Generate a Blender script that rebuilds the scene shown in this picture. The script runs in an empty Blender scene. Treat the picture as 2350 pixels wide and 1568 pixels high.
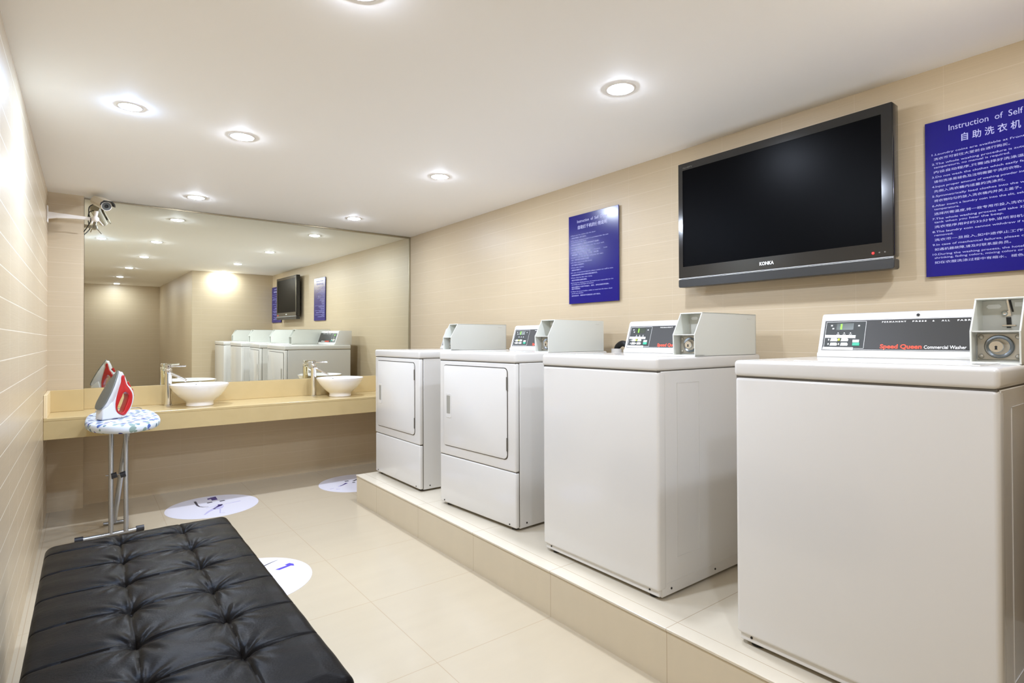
import bpy, bmesh, math, random
from mathutils import Vector, Matrix
random.seed(7)
PI = math.pi
sc = bpy.context.scene
COL = sc.collection

# ------------------------------------------------------------------ materials
def s2l(c):
    c = c / 255.0
    return c / 12.92 if c <= .04045 else ((c + .055) / 1.055) ** 2.4
def rgb(r, g, b):
    return (s2l(r), s2l(g), s2l(b), 1.0)
def pbr(name, col, rough=.5, metal=0., coat=0., emit=None, estr=0., spec=.5):
    m = bpy.data.materials.new(name); m.use_nodes = True
    b = m.node_tree.nodes['Principled BSDF']
    b.inputs['Base Color'].default_value = col
    b.inputs['Roughness'].default_value = rough
    b.inputs['Metallic'].default_value = metal
    b.inputs['Coat Weight'].default_value = coat
    b.inputs['Coat Roughness'].default_value = .06
    b.inputs['Specular IOR Level'].default_value = spec
    if emit:
        b.inputs['Emission Color'].default_value = emit
        b.inputs['Emission Strength'].default_value = estr
    return m
class N:
    """tiny node helper"""
    def __init__(s, m):
        s.t = m.node_tree; s.b = s.t.nodes['Principled BSDF']
    def new(s, typ, **kw):
        n = s.t.nodes.new(typ)
        for k, v in kw.items(): setattr(n, k, v)
        return n
    def link(s, a, b): s.t.links.new(a, b)
    def math(s, op, a, b=None, c=None):
        n = s.new('ShaderNodeMath', operation=op)
        for i, v in enumerate((a, b, c)):
            if v is None: continue
            if isinstance(v, (int, float)): n.inputs[i].default_value = v
            else: s.link(v, n.inputs[i])
        return n.outputs[0]
    def pos(s):
        g = s.new('ShaderNodeTexCoord'); x = s.new('ShaderNodeSeparateXYZ')
        s.link(g.outputs['Object'], x.inputs[0]); return g.outputs['Object'], x.outputs
    def noise(s, vec, scale, sx=(1, 1, 1), detail=3, rough=.5):
        mp = s.new('ShaderNodeMapping'); mp.inputs['Scale'].default_value = sx
        s.link(vec, mp.inputs[0])
        n = s.new('ShaderNodeTexNoise'); n.inputs['Scale'].default_value = scale
        n.inputs['Detail'].default_value = detail; n.inputs['Roughness'].default_value = rough
        s.link(mp.outputs[0], n.inputs['Vector']); return n.outputs['Fac']
    def line(s, coord, period, off, half):
        """1 on joints spaced by period, 0 elsewhere"""
        f = s.math('FRACT', s.math('DIVIDE', s.math('ADD', coord, -off + period * 100.5), period))
        d = s.math('MULTIPLY', s.math('ABSOLUTE', s.math('SUBTRACT', f, .5)), period)
        mr = s.new('ShaderNodeMapRange'); mr.inputs['From Min'].default_value = half
        mr.inputs['From Max'].default_value = half * 2.2
        mr.inputs['To Min'].default_value = 1; mr.inputs['To Max'].default_value = 0
        s.link(d, mr.inputs['Value']); return mr.outputs[0]
    def mix(s, fac, a, b):
        n = s.new('ShaderNodeMix', data_type='RGBA')
        for i, v in ((0, fac), (6, a), (7, b)):
            if isinstance(v, (int, float, tuple)): n.inputs[i].default_value = v
            else: s.link(v, n.inputs[i])
        return n.outputs[2]
    def bump(s, h, strength, dist):
        n = s.new('ShaderNodeBump'); n.inputs['Strength'].default_value = strength
        n.inputs['Distance'].default_value = dist
        s.link(h, n.inputs['Height']); s.link(n.outputs[0], s.b.inputs['Normal'])

def tile_wall(name, uaxis, uoff, base, joint, jfac=.20, rough=.42):
    m = pbr(name, base, rough); n = N(m); vec, xyz = n.pos()
    u = xyz[uaxis]; z = xyz[2]
    jh = n.line(z, .1, -.003, .0011)
    jv = n.line(u, .303, uoff, .0009)
    jn = n.noise(vec, 3.0)
    jv = n.math('MULTIPLY', jv, .6)
    j = n.math('MAXIMUM', jh, jv)
    j = n.math('MULTIPLY', j, n.math('ADD', n.math('MULTIPLY', jn, .9), .25))
    sx = (2, 2, 90)
    st = n.noise(vec, 2.2, sx, 4, .6)
    big = n.noise(vec, 1.4, (1, 1, 3.3), 2)
    a = n.mix(st, tuple(list(c * .90 for c in base[:3]) + [1]), tuple(list(min(1, c * 1.09) for c in base[:3]) + [1]))
    a = n.mix(n.math('MULTIPLY', big, .35), a, tuple(list(c * .93 for c in base[:3]) + [1]))
    c = n.mix(n.math('MULTIPLY', j, jfac), a, joint)
    n.link(c, n.b.inputs['Base Color'])
    h = n.math('SUBTRACT', n.math('MULTIPLY', st, .5), n.math('MULTIPLY', j, jfac * .6))
    n.bump(h, .35, .0016)
    return m
BASE = rgb(192, 174, 144); JOINT = rgb(240, 230, 210)
M = {}
M['tile_y'] = tile_wall('linen_tile_long_wall', 1, .660, BASE, JOINT)
M['tile_x'] = tile_wall('linen_tile_cross_wall', 0, .270, BASE, JOINT)
M['tile_left'] = tile_wall('glossy_tile_left_wall', 1, 2.62, BASE, JOINT, .95, .27)  # joints coloured paler than elsewhere, painting in the light they reflect
def floor_mat(name, base):
    m = pbr(name, base, .16); n = N(m); vec, xyz = n.pos()
    j = n.math('MAXIMUM', n.line(xyz[0], .6, .4, .0008), n.line(xyz[1], .586, 1.757, .0008))
    st = n.noise(vec, 2.0, (1, 5, 1), 4, .6)
    a = n.mix(st, tuple(list(c * .96 for c in base[:3]) + [1]), tuple(list(min(1, c * 1.04) for c in base[:3]) + [1]))
    n.link(n.mix(n.math('MULTIPLY', j, .75), a, rgb(160, 140, 112)), n.b.inputs['Base Color'])
    r = n.math('ADD', n.math('MULTIPLY', n.noise(vec, 5.0), .10), .13)
    n.link(r, n.b.inputs['Roughness'])
    return m
M['floor'] = floor_mat('cream_floor_tile', rgb(180, 167, 143))
M['platform'] = floor_mat('cream_platform_tile', rgb(206, 196, 176))
M['riser'] = floor_mat('beige_platform_riser', rgb(200, 187, 162))
m = pbr('white_ceiling_paint', rgb(246, 244, 241), .7); n = N(m); v, _ = n.pos()
n.bump(n.noise(v, 60.0), .04, .001); M['ceiling'] = m
m = pbr('mirror_silver', rgb(250, 252, 240), .004, 1.0); M['mirror'] = m
M['edge_brown'] = pbr('mirror_edge_brown', rgb(150, 138, 112), .35, .6)  # brown tone; on the top strip it stands for an edge reflection
m = pbr('honey_stone', rgb(198, 176, 128), .28, coat=.25); n = N(m); v, _ = n.pos()
n.link(n.mix(n.noise(v, 9.0, (1, 1, 1), 5), rgb(188, 166, 118), rgb(200, 178, 130)), n.b.inputs['Base Color'])
M['stone'] = m
M['stone_edge'] = pbr('honey_stone_edge', rgb(238, 216, 172), .3, coat=.2)
def enamel(name, col, r=.22):
    m = pbr(name, col, r, coat=.5); n = N(m); v, _ = n.pos()
    n.bump(n.noise(v, 220.0), .03, .0004); return m
M['enamel'] = enamel('white_enamel', rgb(211, 208, 202))
M['enamel_grey'] = enamel('light_grey_enamel', rgb(212, 213, 204), .3)
M['inner_grey'] = pbr('inner_grey_paint', rgb(200, 199, 191), .4)
M['recess'] = pbr('handle_recess_grey', rgb(150, 147, 136), .5)
M['gap_shade'] = pbr('gap_shade_dark', rgb(84, 78, 68), .7)  # dark tone standing in for the shade inside seams and gaps
M['rubber'] = pbr('black_rubber', rgb(28, 27, 26), .6)
M['panel'] = pbr('charcoal_panel', rgb(52, 50, 46), .4, spec=.3)
M['panel2'] = pbr('charcoal_keypad', rgb(46, 47, 42), .4, spec=.3)
M['red_letter'] = pbr('red_lettering', rgb(240, 76, 44), .5)
M['white_letter'] = pbr('white_lettering', rgb(232, 230, 226), .5)
M['label'] = pbr('white_label', rgb(232, 232, 230), .5)
M['green_led'] = pbr('green_display', rgb(70, 150, 20), .4, emit=rgb(90, 255, 20), estr=2.2)
M['yellow_led'] = pbr('yellow_led', rgb(150, 180, 20), .4, emit=rgb(190, 240, 20), estr=1.6)
M['display'] = pbr('display_window', rgb(44, 52, 34), .2)
M['green_button'] = pbr('green_button', rgb(30, 160, 125), .4)
M['steel'] = pbr('brushed_steel', rgb(178, 172, 158), .38, .55)
M['chrome'] = pbr('chrome', rgb(225, 224, 222), .07, 1.0)
M['lock_cup'] = pbr('lock_cup_chrome', rgb(150, 156, 160), .22, 1.0)
M['black'] = pbr('matt_black', rgb(16, 15, 15), .5)
M['hinge'] = pbr('hinge_grey', rgb(110, 106, 98), .4, .5)
M['tv_bezel'] = pbr('tv_piano_black', rgb(24, 23, 22), .12, coat=.3)
M['tv_lower'] = pbr('tv_speaker_black', rgb(40, 40, 39), .3)
M['tv_screen'] = pbr('tv_glass', rgb(3, 3, 4), .34, spec=.04)
M['silver'] = pbr('silver_letter', rgb(225, 225, 222), .35)
M['red_led'] = pbr('red_led', rgb(255, 20, 20), .4, emit=rgb(255, 20, 20), estr=5)
M['blue'] = pbr('blue_acrylic', rgb(18, 12, 108), .20, spec=.3)
M['blue_text'] = pbr('sign_lettering', rgb(176, 176, 214), .4)
M['ceramic'] = pbr('white_ceramic', rgb(244, 241, 236), .08, coat=.6)
m = pbr('black_leather', rgb(14, 12, 11), .35, spec=.17); n = N(m); v, _ = n.pos()
n.bump(n.math('ADD', n.noise(v, 190.0, detail=2), n.math('MULTIPLY', n.noise(v, 14.0, (1, 3, 1), 4), 1.6)), .16, .0022)
M['leather'] = m
M['leather'].node_tree.nodes['Principled BSDF'].inputs['IOR'].default_value = 1.22
M['dark_metal'] = pbr('dark_metal', rgb(50, 48, 46), .4, .8)
M['tube'] = pbr('grey_tube', rgb(176, 178, 180), .25, .85)
M['cap_black'] = pbr('black_plastic', rgb(30, 30, 36), .45)
M['iron_white'] = pbr('iron_white', rgb(206, 206, 204), .25, coat=.3)
M['iron_red'] = pbr('iron_red', rgb(176, 12, 18), .18, coat=.5)
M['sole'] = pbr('sole_grey', rgb(112, 114, 108), .38, .35)
M['cctv'] = pbr('cctv_cream', rgb(214, 206, 188), .4)
M['cctv_white'] = pbr('cctv_white', rgb(236, 230, 222), .4)
M['lens'] = pbr('lens_grey', rgb(96, 98, 96), .15)
M['lens_dark'] = pbr('lens_dark', rgb(30, 34, 38), .08)
M['sticker'] = pbr('sticker_white', rgb(208, 205, 212), .3)
M['ink'] = pbr('sticker_ink', rgb(62, 46, 110), .5)
M['ink_black'] = pbr('sticker_ink_dark', rgb(58, 54, 62), .5)
M['ink_light'] = pbr('sticker_ink_pale', rgb(172, 166, 196), .5)
M['ink_blue'] = pbr('sticker_ink_blue', rgb(66, 48, 170), .5)
LENS = {}
def lamp_mat(cool, power):
    k = (cool, power)
    if k not in LENS:
        LENS[k] = pbr('lamp_cool' if cool else 'lamp_white', (.8, .8, .8, 1), .5, emit=(.55, .78, 1.22, 1) if cool else (.865, .965, 1.165, 1), estr=(560 if cool else 400) * power)
    return LENS[k]
M['trim_white'] = pbr('downlight_trim', rgb(226, 222, 216), .4)
# ironing board cloth with printed dots
m = pbr('dotted_cotton', rgb(200, 207, 214), .8); n = N(m); v, xyz = n.pos()
vo = n.new('ShaderNodeTexVoronoi'); vo.inputs['Scale'].default_value = 29; vo.inputs['Randomness'].default_value = .8
n.link(v, vo.inputs['Vector'])
sep = n.new('ShaderNodeSeparateColor'); n.link(vo.outputs['Color'], sep.inputs[0])
rad = n.math('ADD', n.math('MULTIPLY', sep.outputs[0], .34), .22)
msk = n.math('LESS_THAN', vo.outputs['Distance'], rad)
cr = n.new('ShaderNodeValToRGB'); e = cr.color_ramp; e.interpolation = 'CONSTANT'
e.elements[0].color = rgb(72, 62, 150)
for p, c in ((.2, rgb(96, 124, 136)), (.4, rgb(72, 98, 160)), (.6, rgb(130, 150, 142)), (.8, rgb(44, 50, 118))):
    q = e.elements.new(p); q.color = c
e.elements[-1].color = rgb(160, 190, 200)
n.link(sep.outputs[1], cr.inputs[0])
n.link(n.mix(msk, rgb(200, 207, 214), cr.outputs[0]), n.b.inputs['Base Color'])
n.bump(n.noise(v, 12.0, detail=4), .4, .004)
M['cotton'] = m

# ------------------------------------------------------------------ mesh helpers
def link(name, bm, mat, parent=None, smooth=False, angle=None):
    me = bpy.data.meshes.new(name); bm.normal_update(); bm.to_mesh(me); bm.free()
    mats = mat if isinstance(mat, (list, tuple)) else [mat]
    for k in mats: me.materials.append(M[k] if isinstance(k, str) else k)
    if smooth:
        me.polygons.foreach_set('use_smooth', [True] * len(me.polygons))
        if angle: me.set_sharp_from_angle(angle=math.radians(angle))
    o = bpy.data.objects.new(name, me); COL.objects.link(o)
    if parent: o.parent = parent
    return o
def box(bm, x0, x1, y0, y1, z0, z1, bev=0, seg=2, mi=0, edges=None):
    r = bmesh.ops.create_cube(bm, size=1.0)
    vs = r['verts']
    for v in vs:
        v.co = Vector(((x0 + x1) / 2 + v.co.x * (x1 - x0), (y0 + y1) / 2 + v.co.y * (y1 - y0), (z0 + z1) / 2 + v.co.z * (z1 - z0)))
    fs = {f for v in vs for f in v.link_faces}
    for f in fs: f.material_index = mi
    if bev:
        es = list({e for v in vs for e in v.link_edges})
        if edges == 'z': es = [e for e in es if abs(e.verts[0].co.z - e.verts[1].co.z) > 1e-6]
        if edges == 'top': es = [e for e in es if not (e.verts[0].co.z < z0 + 1e-6 and e.verts[1].co.z < z0 + 1e-6)]
        bmesh.ops.bevel(bm, geom=es, offset=bev, segments=seg, affect='EDGES', profile=.5)
def B(*a, **k):
    bm = bmesh.new(); box(bm, *a, **k); return bm
def frame(o, u, v, w):
    return Matrix(((u[0], v[0], w[0], o[0]), (u[1], v[1], w[1], o[1]), (u[2], v[2], w[2], o[2]), (0, 0, 0, 1)))
def cyl(bm, p0, p1, r0, r1=None, seg=20, caps=True, mi=0):
    p0 = Vector(p0); p1 = Vector(p1); d = p1 - p0
    r1 = r0 if r1 is None else r1
    q = d.to_track_quat('Z', 'Y').to_matrix().to_4x4()
    r = bmesh.ops.create_cone(bm, cap_ends=caps, segments=seg, radius1=r0, radius2=r1, depth=d.length, matrix=Matrix.Translation((p0 + p1) / 2) @ q)
    for f in {f for v in r['verts'] for f in v.link_faces}: f.material_index = mi
def lathe(bm, prof, o=(0, 0, 0), seg=40, mat=None, close=False):
    """profile of (r, z) turned round z; optional matrix"""
    rings = []
    T = mat or Matrix.Translation(o)
    for r, z in prof:
        if r < 1e-6: rings.append([bm.verts.new(T @ Vector((0, 0, z)))])
        else: rings.append([bm.verts.new(T @ Vector((r * math.cos(2 * PI * i / seg), r * math.sin(2 * PI * i / seg), z))) for i in range(seg)])
    pairs = list(zip(rings[:-1], rings[1:]))
    if close: pairs.append((rings[-1], rings[0]))
    for a, b in pairs:
        for i in range(seg):
            j = (i + 1) % seg
            if len(a) == 1: bm.faces.new((a[0], b[i], b[j]))
            elif len(b) == 1: bm.faces.new((a[i], a[j], b[0]))
            else: bm.faces.new((a[i], a[j], b[j], b[i]))
def prism(bm, pts, w0, w1, T, bev=0, seg=2, mi=0):
    """polygon pts (u,v) extruded from w0 to w1 in frame T"""
    a = [bm.verts.new(T @ Vector((p[0], p[1], w0))) for p in pts]
    b = [bm.verts.new(T @ Vector((p[0], p[1], w1))) for p in pts]
    n = len(pts)
    fs = [bm.faces.new(a[::-1]), bm.faces.new(b)]
    for i in range(n): fs.append(bm.faces.new((a[i], a[(i + 1) % n], b[(i + 1) % n], b[i])))
    for f in fs: f.material_index = mi
    bmesh.ops.recalc_face_normals(bm, faces=fs)
    if bev:
        es = list({e for f in fs for e in f.edges})
        bmesh.ops.bevel(bm, geom=es, offset=bev, segments=seg, affect='EDGES', profile=.5)
def tube(bm, pts, r, seg=12, smooth_n=6):
    P = [Vector(p) for p in pts]
    if smooth_n and len(P) > 2:
        Q = []
        for i in range(len(P) - 1):
            p0 = P[max(i - 1, 0)]; p1 = P[i]; p2 = P[i + 1]; p3 = P[min(i + 2, len(P) - 1)]
            for k in range(smooth_n):
                t = k / smooth_n
                Q.append(.5 * ((2 * p1) + (-p0 + p2) * t + (2 * p0 - 5 * p1 + 4 * p2 - p3) * t * t + (-p0 + 3 * p1 - 3 * p2 + p3) * t ** 3))
        Q.append(P[-1]); P = Q
    rings = []; up = Vector((0, 0, 1))
    for i, p in enumerate(P):
        d = (P[min(i + 1, len(P) - 1)] - P[max(i - 1, 0)]).normalized()
        if abs(d.dot(up)) > .98: up = Vector((1, 0, 0))
        a = d.cross(up).normalized(); b = d.cross(a).normalized(); up = -b if i else up
        a = d.cross(up).normalized(); b = d.cross(a).normalized()
        rings.append([bm.verts.new(p + r * (math.cos(2 * PI * k / seg) * a + math.sin(2 * PI * k / seg) * b)) for k in range(seg)])
    for a, b in zip(rings[:-1], rings[1:]):
        for k in range(seg): bm.faces.new((a[k], a[(k + 1) % seg], b[(k + 1) % seg], b[k]))
    bm.faces.new(rings[0][::-1]); bm.faces.new(rings[-1])
    bmesh.ops.recalc_face_normals(bm, faces=bm.faces[:])
def curve_plate(bm, loops, half, bevel, T, smooth=True, mi=0, res=6):
    """plate bounded by closed loops (holes allowed); T maps (u, v, w)"""
    cu = bpy.data.curves.new('c', 'CURVE'); cu.dimensions = '2D'; cu.fill_mode = 'BOTH'
    cu.extrude = max(half - bevel, 0); cu.bevel_depth = bevel; cu.offset = -bevel; cu.bevel_resolution = 2; cu.resolution_u = res
    for L in loops:
        s = cu.splines.new('BEZIER'); s.bezier_points.add(len(L) - 1); s.use_cyclic_u = True
        for p, q in zip(s.bezier_points, L):
            p.co = (q[0], q[1], 0); p.handle_left_type = p.handle_right_type = 'AUTO' if smooth else 'VECTOR'
    o = bpy.data.objects.new('c', cu); COL.objects.link(o)
    me = bpy.data.meshes.new_from_object(o.evaluated_get(bpy.context.evaluated_depsgraph_get()))
    k = len(bm.verts); bm.from_mesh(me); bm.verts.ensure_lookup_table()
    for v in bm.verts[k:]: v.co = T @ v.co
    bmesh.ops.remove_doubles(bm, verts=bm.verts[k:], dist=1e-6)
    bpy.data.objects.remove(o); bpy.data.curves.remove(cu); bpy.data.meshes.remove(me)
def text(bm, s, size, T, x=0, y=0, align='LEFT', bold=0, ext=.0003, width=None, shear=0, sp=1.0, mi=0):
    cu = bpy.data.curves.new('t', 'FONT'); cu.body = s; cu.size = size; cu.extrude = ext
    cu.offset = bold; cu.align_x = 'LEFT'; cu.shear = shear; cu.space_character = sp; cu.resolution_u = 3
    o = bpy.data.objects.new('t', cu); COL.objects.link(o)
    me = bpy.data.meshes.new_from_object(o.evaluated_get(bpy.context.evaluated_depsgraph_get()))
    xs = [v.co.x for v in me.vertices]
    if xs:
        lo, hi = min(xs), max(xs); f = (width / (hi - lo)) if width else 1.0
        sh = {'LEFT': 0, 'CENTER': -(hi - lo) * f / 2, 'RIGHT': -(hi - lo) * f}[align]
        k = len(bm.verts); kf = len(bm.faces); bm.from_mesh(me); bm.verts.ensure_lookup_table(); bm.faces.ensure_lookup_table()
        for v in bm.verts[k:]: v.co = T @ Vector(((v.co.x - lo) * f + sh + x, v.co.y + y, v.co.z))
        for fc in bm.faces[kf:]: fc.material_index = mi
    bpy.data.objects.remove(o); bpy.data.curves.remove(cu); bpy.data.meshes.remove(me)

def tag(o, label, cat, group=None):
    o['label'] = label; o['category'] = cat
    if group: o['group'] = group
    return o
def thing(name, label, cat, loc=(0, 0, 0), rz=0, group=None):
    o = bpy.data.objects.new(name, None); COL.objects.link(o); o.empty_display_size = .1
    o.location = loc; o.rotation_euler = (0, 0, rz)
    return tag(o, label, cat, group)
def struct(name, bm, mat, **k):
    o = link(name, bm, mat, **k); o['kind'] = 'structure'; return o
def copy_tree(o, parent=None):
    c = o.copy(); COL.objects.link(c)
    if parent: c.parent = parent
    for ch in [k for k in bpy.data.objects if k.parent == o]: copy_tree(ch, c)
    return c

# ------------------------------------------------------------------ room
XL, XR, YB, ZC = -.215, 2.53, 4.975, 2.172
YE, XC, YC = -3.85, 1.355, .18
struct('floor', B(XL - .1, XR + .1, YE - .1, YB + .1, -.1, 0), 'floor')
struct('ceiling', B(XL - .1, XR + .1, YE - .1, YB + .1, ZC, ZC + .1), 'ceiling')
struct('wall_left', B(XL - .1, XL, YE, YB, 0, ZC), 'tile_left')
struct('wall_right', B(XR, XR + .1, YC, YB, 0, ZC), 'tile_y')
struct('wall_back', B(XL - .1, XR + .1, YB, YB + .1, 0, ZC), 'tile_x')
struct('wall_end', B(XL - .1, XC, YE - .1, YE, 0, ZC), 'tile_x')
bm = bmesh.new(); box(bm, XC, XR + .1, YE - .1, YC, 0, ZC)
o = struct('wall_front', bm, ['tile_x', 'tile_y'])
for p in o.data.polygons:
    if abs(p.normal.x) > .5: p.material_index = 1
struct('wall_pillar', B(XL, -.02, 4.89, YB, 0, ZC), 'tile_x')
bm = bmesh.new()
box(bm, 1.541, XR, YC, 3.858, 0, .180, mi=1)
box(bm, 1.537, XR, YC, 3.862, .182, .192, bev=.0015, seg=1, mi=0)
box(bm, 1.545, XR, YC, 3.85, .179, .183, mi=2)
struct('floor_platform', bm, ['platform', 'riser', 'gap_shade'])

# ------------------------------------------------------------------ mirror
mr = thing('wall_mirror', 'large frameless wall mirror above the washbasin counter', 'mirror', (1.255, 4.962, .826))
a, b_ = math.radians(-.4885), math.radians(.3966)
nrm = Vector((math.sin(a) * math.cos(b_), math.cos(a) * math.cos(b_), math.sin(b_)))
def my(x, z):   # y of the glass face
    return 4.9609 * nrm.y / nrm.y + (-(x - 1) * nrm.x - (z - 1.157) * nrm.z) / nrm.y
bm = bmesh.new(); vs = []
x0, x1, z0, z1 = -.018, 2.524, .826, 2.160
for (x, z) in ((x0, z0), (x1, z0), (x1, z1), (x0, z1)): vs.append(bm.verts.new((x, my(x, z), z)))
for (x, z) in ((x0, z0), (x1, z0), (x1, z1), (x0, z1)): vs.append(bm.verts.new((x, my(x, z) + .006, z)))
for q in ((0, 1, 2, 3), (7, 6, 5, 4), (0, 4, 5, 1), (1, 5, 6, 2), (2, 6, 7, 3), (3, 7, 4, 0)): bm.faces.new([vs[i] for i in q])
bmesh.ops.recalc_face_normals(bm, faces=bm.faces[:])
for v in bm.verts: v.co -= Vector(mr.location)
g = link('mirror_glass', bm, 'mirror', mr)
def rel(bm, o):
    for v in bm.verts: v.co -= Vector(o.location)
    return bm
link('top_edge_reflection', rel(B(x0, x1, 4.946, YB, z1, z1 + .010), mr), 'edge_brown', mr)  # strip coloured to stand for the reflection along the top glass edge
link('side_seal', rel(B(x1, XR, 4.955, YB, z0, ZC), mr), 'edge_brown', mr)

# ------------------------------------------------------------------ counter
ct = thing('washbasin_counter', 'long honey coloured stone counter with deep front apron under the mirror', 'counter', (1.16, 4.7, .545))
bm = B(XL + .001, XR - .001, 4.485, YB - .002, .660, .678, bev=.002, seg=1); link('countertop', rel(bm, ct), 'stone', ct)
bm = B(XL + .001, XR - .001, 4.485, 4.503, .546, .6595, bev=.0015, seg=1); link('front_apron', rel(bm, ct), 'stone', ct)
bm = bmesh.new(); box(bm, -.018, XR - .001, 4.944, YB - .002, .6785, .825, bev=.0015, seg=1)
box(bm, XL + .001, -.018, 4.868, 4.888, .6785, .825, bev=.0015, seg=1)
box(bm, -.036, -.018, 4.888, 4.944, .6785, .825)
link('backsplash', rel(bm, ct), 'stone', ct)
bm = B(XL + .001, XL + .019, 4.485, 4.867, .6785, .825, bev=.002, seg=1); link('side_splash', rel(bm, ct), 'stone_edge', ct)

# ------------------------------------------------------------------ washbasins, taps
def basin(loc, label):
    t = thing('vessel_washbasin', label, 'washbasin', loc, 0, 'vessel washbasins on the stone counter')
    prof = [(.0, .006), (.084, .006), (.088, 0), (.092, .004), (.090, .022), (.094, .034), (.112, .046), (.142, .074), (.168, .106), (.186, .136), (.196, .156),
            (.1955, .160), (.191, .161), (.182, .150), (.162, .112), (.130, .074), (.085, .052), (.030, .044), (.024, .040), (0, .040)]
    bm = bmesh.new(); lathe(bm, prof, seg=64); bmesh.ops.recalc_face_normals(bm, faces=bm.faces[:])
    link('bowl', bm, 'ceramic', t, smooth=True, angle=50)
    bm = bmesh.new(); lathe(bm, [(0, .046), (.018, .046), (.022, .043), (.024, .040)], seg=24); link('drain', bm, 'chrome', t, smooth=True)
    bm = bmesh.new(); cyl(bm, (0, .186, .142), (0, .178, .139), .006, seg=14); link('overflow_hole', bm, 'black', t)
    return t
b1 = basin((.668, 4.705, .678), 'round white bowl washbasin nearer the ironing board')
b2 = copy_tree(b1); b2.location = (1.735, 4.715, .678); b2['label'] = 'round white bowl washbasin at the dryer end of the counter'
def tap(loc, rz, label):
    t = thing('basin_tap', label, 'tap', loc, rz, 'tall chrome basin taps')
    bm = bmesh.new(); lathe(bm, [(0, 0), (.027, 0), (.027, .006), (.023, .009), (.0225, .238), (.0235, .240), (.0235, .272), (.021, .276), (0, .276)], seg=28)
    bmesh.ops.recalc_face_normals(bm, faces=bm.faces[:])
    link('column', bm, 'chrome', t, smooth=True, angle=40)
    bm = bmesh.new(); tube(bm, [(.015, 0, .238), (.06, 0, .216), (.105, 0, .192), (.118, 0, .180)], .0105, 14); link('spout', bm, 'chrome', t, smooth=True, angle=50)
    bm = bmesh.new(); lathe(bm, [(0, .276), (.012, .276), (.012, .284), (.021, .286), (.022, .300), (.018, .303), (0, .303)], seg=24)
    bmesh.ops.recalc_face_normals(bm, faces=bm.faces[:])
    cyl(bm, (.010, 0, .291), (.115, 0, .293), .0075, .006, 14)
    link('lever', bm, 'chrome', t, smooth=True, angle=40)
    return t
t1 = tap((.478, 4.815, .678), -.35, 'tall chrome basin tap nearer the ironing board')
t2 = copy_tree(t1); t2.location = (1.555, 4.86, .678); t2.rotation_euler.z = -.5
t2['label'] = 'tall chrome basin tap nearer the dryers'

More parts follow.
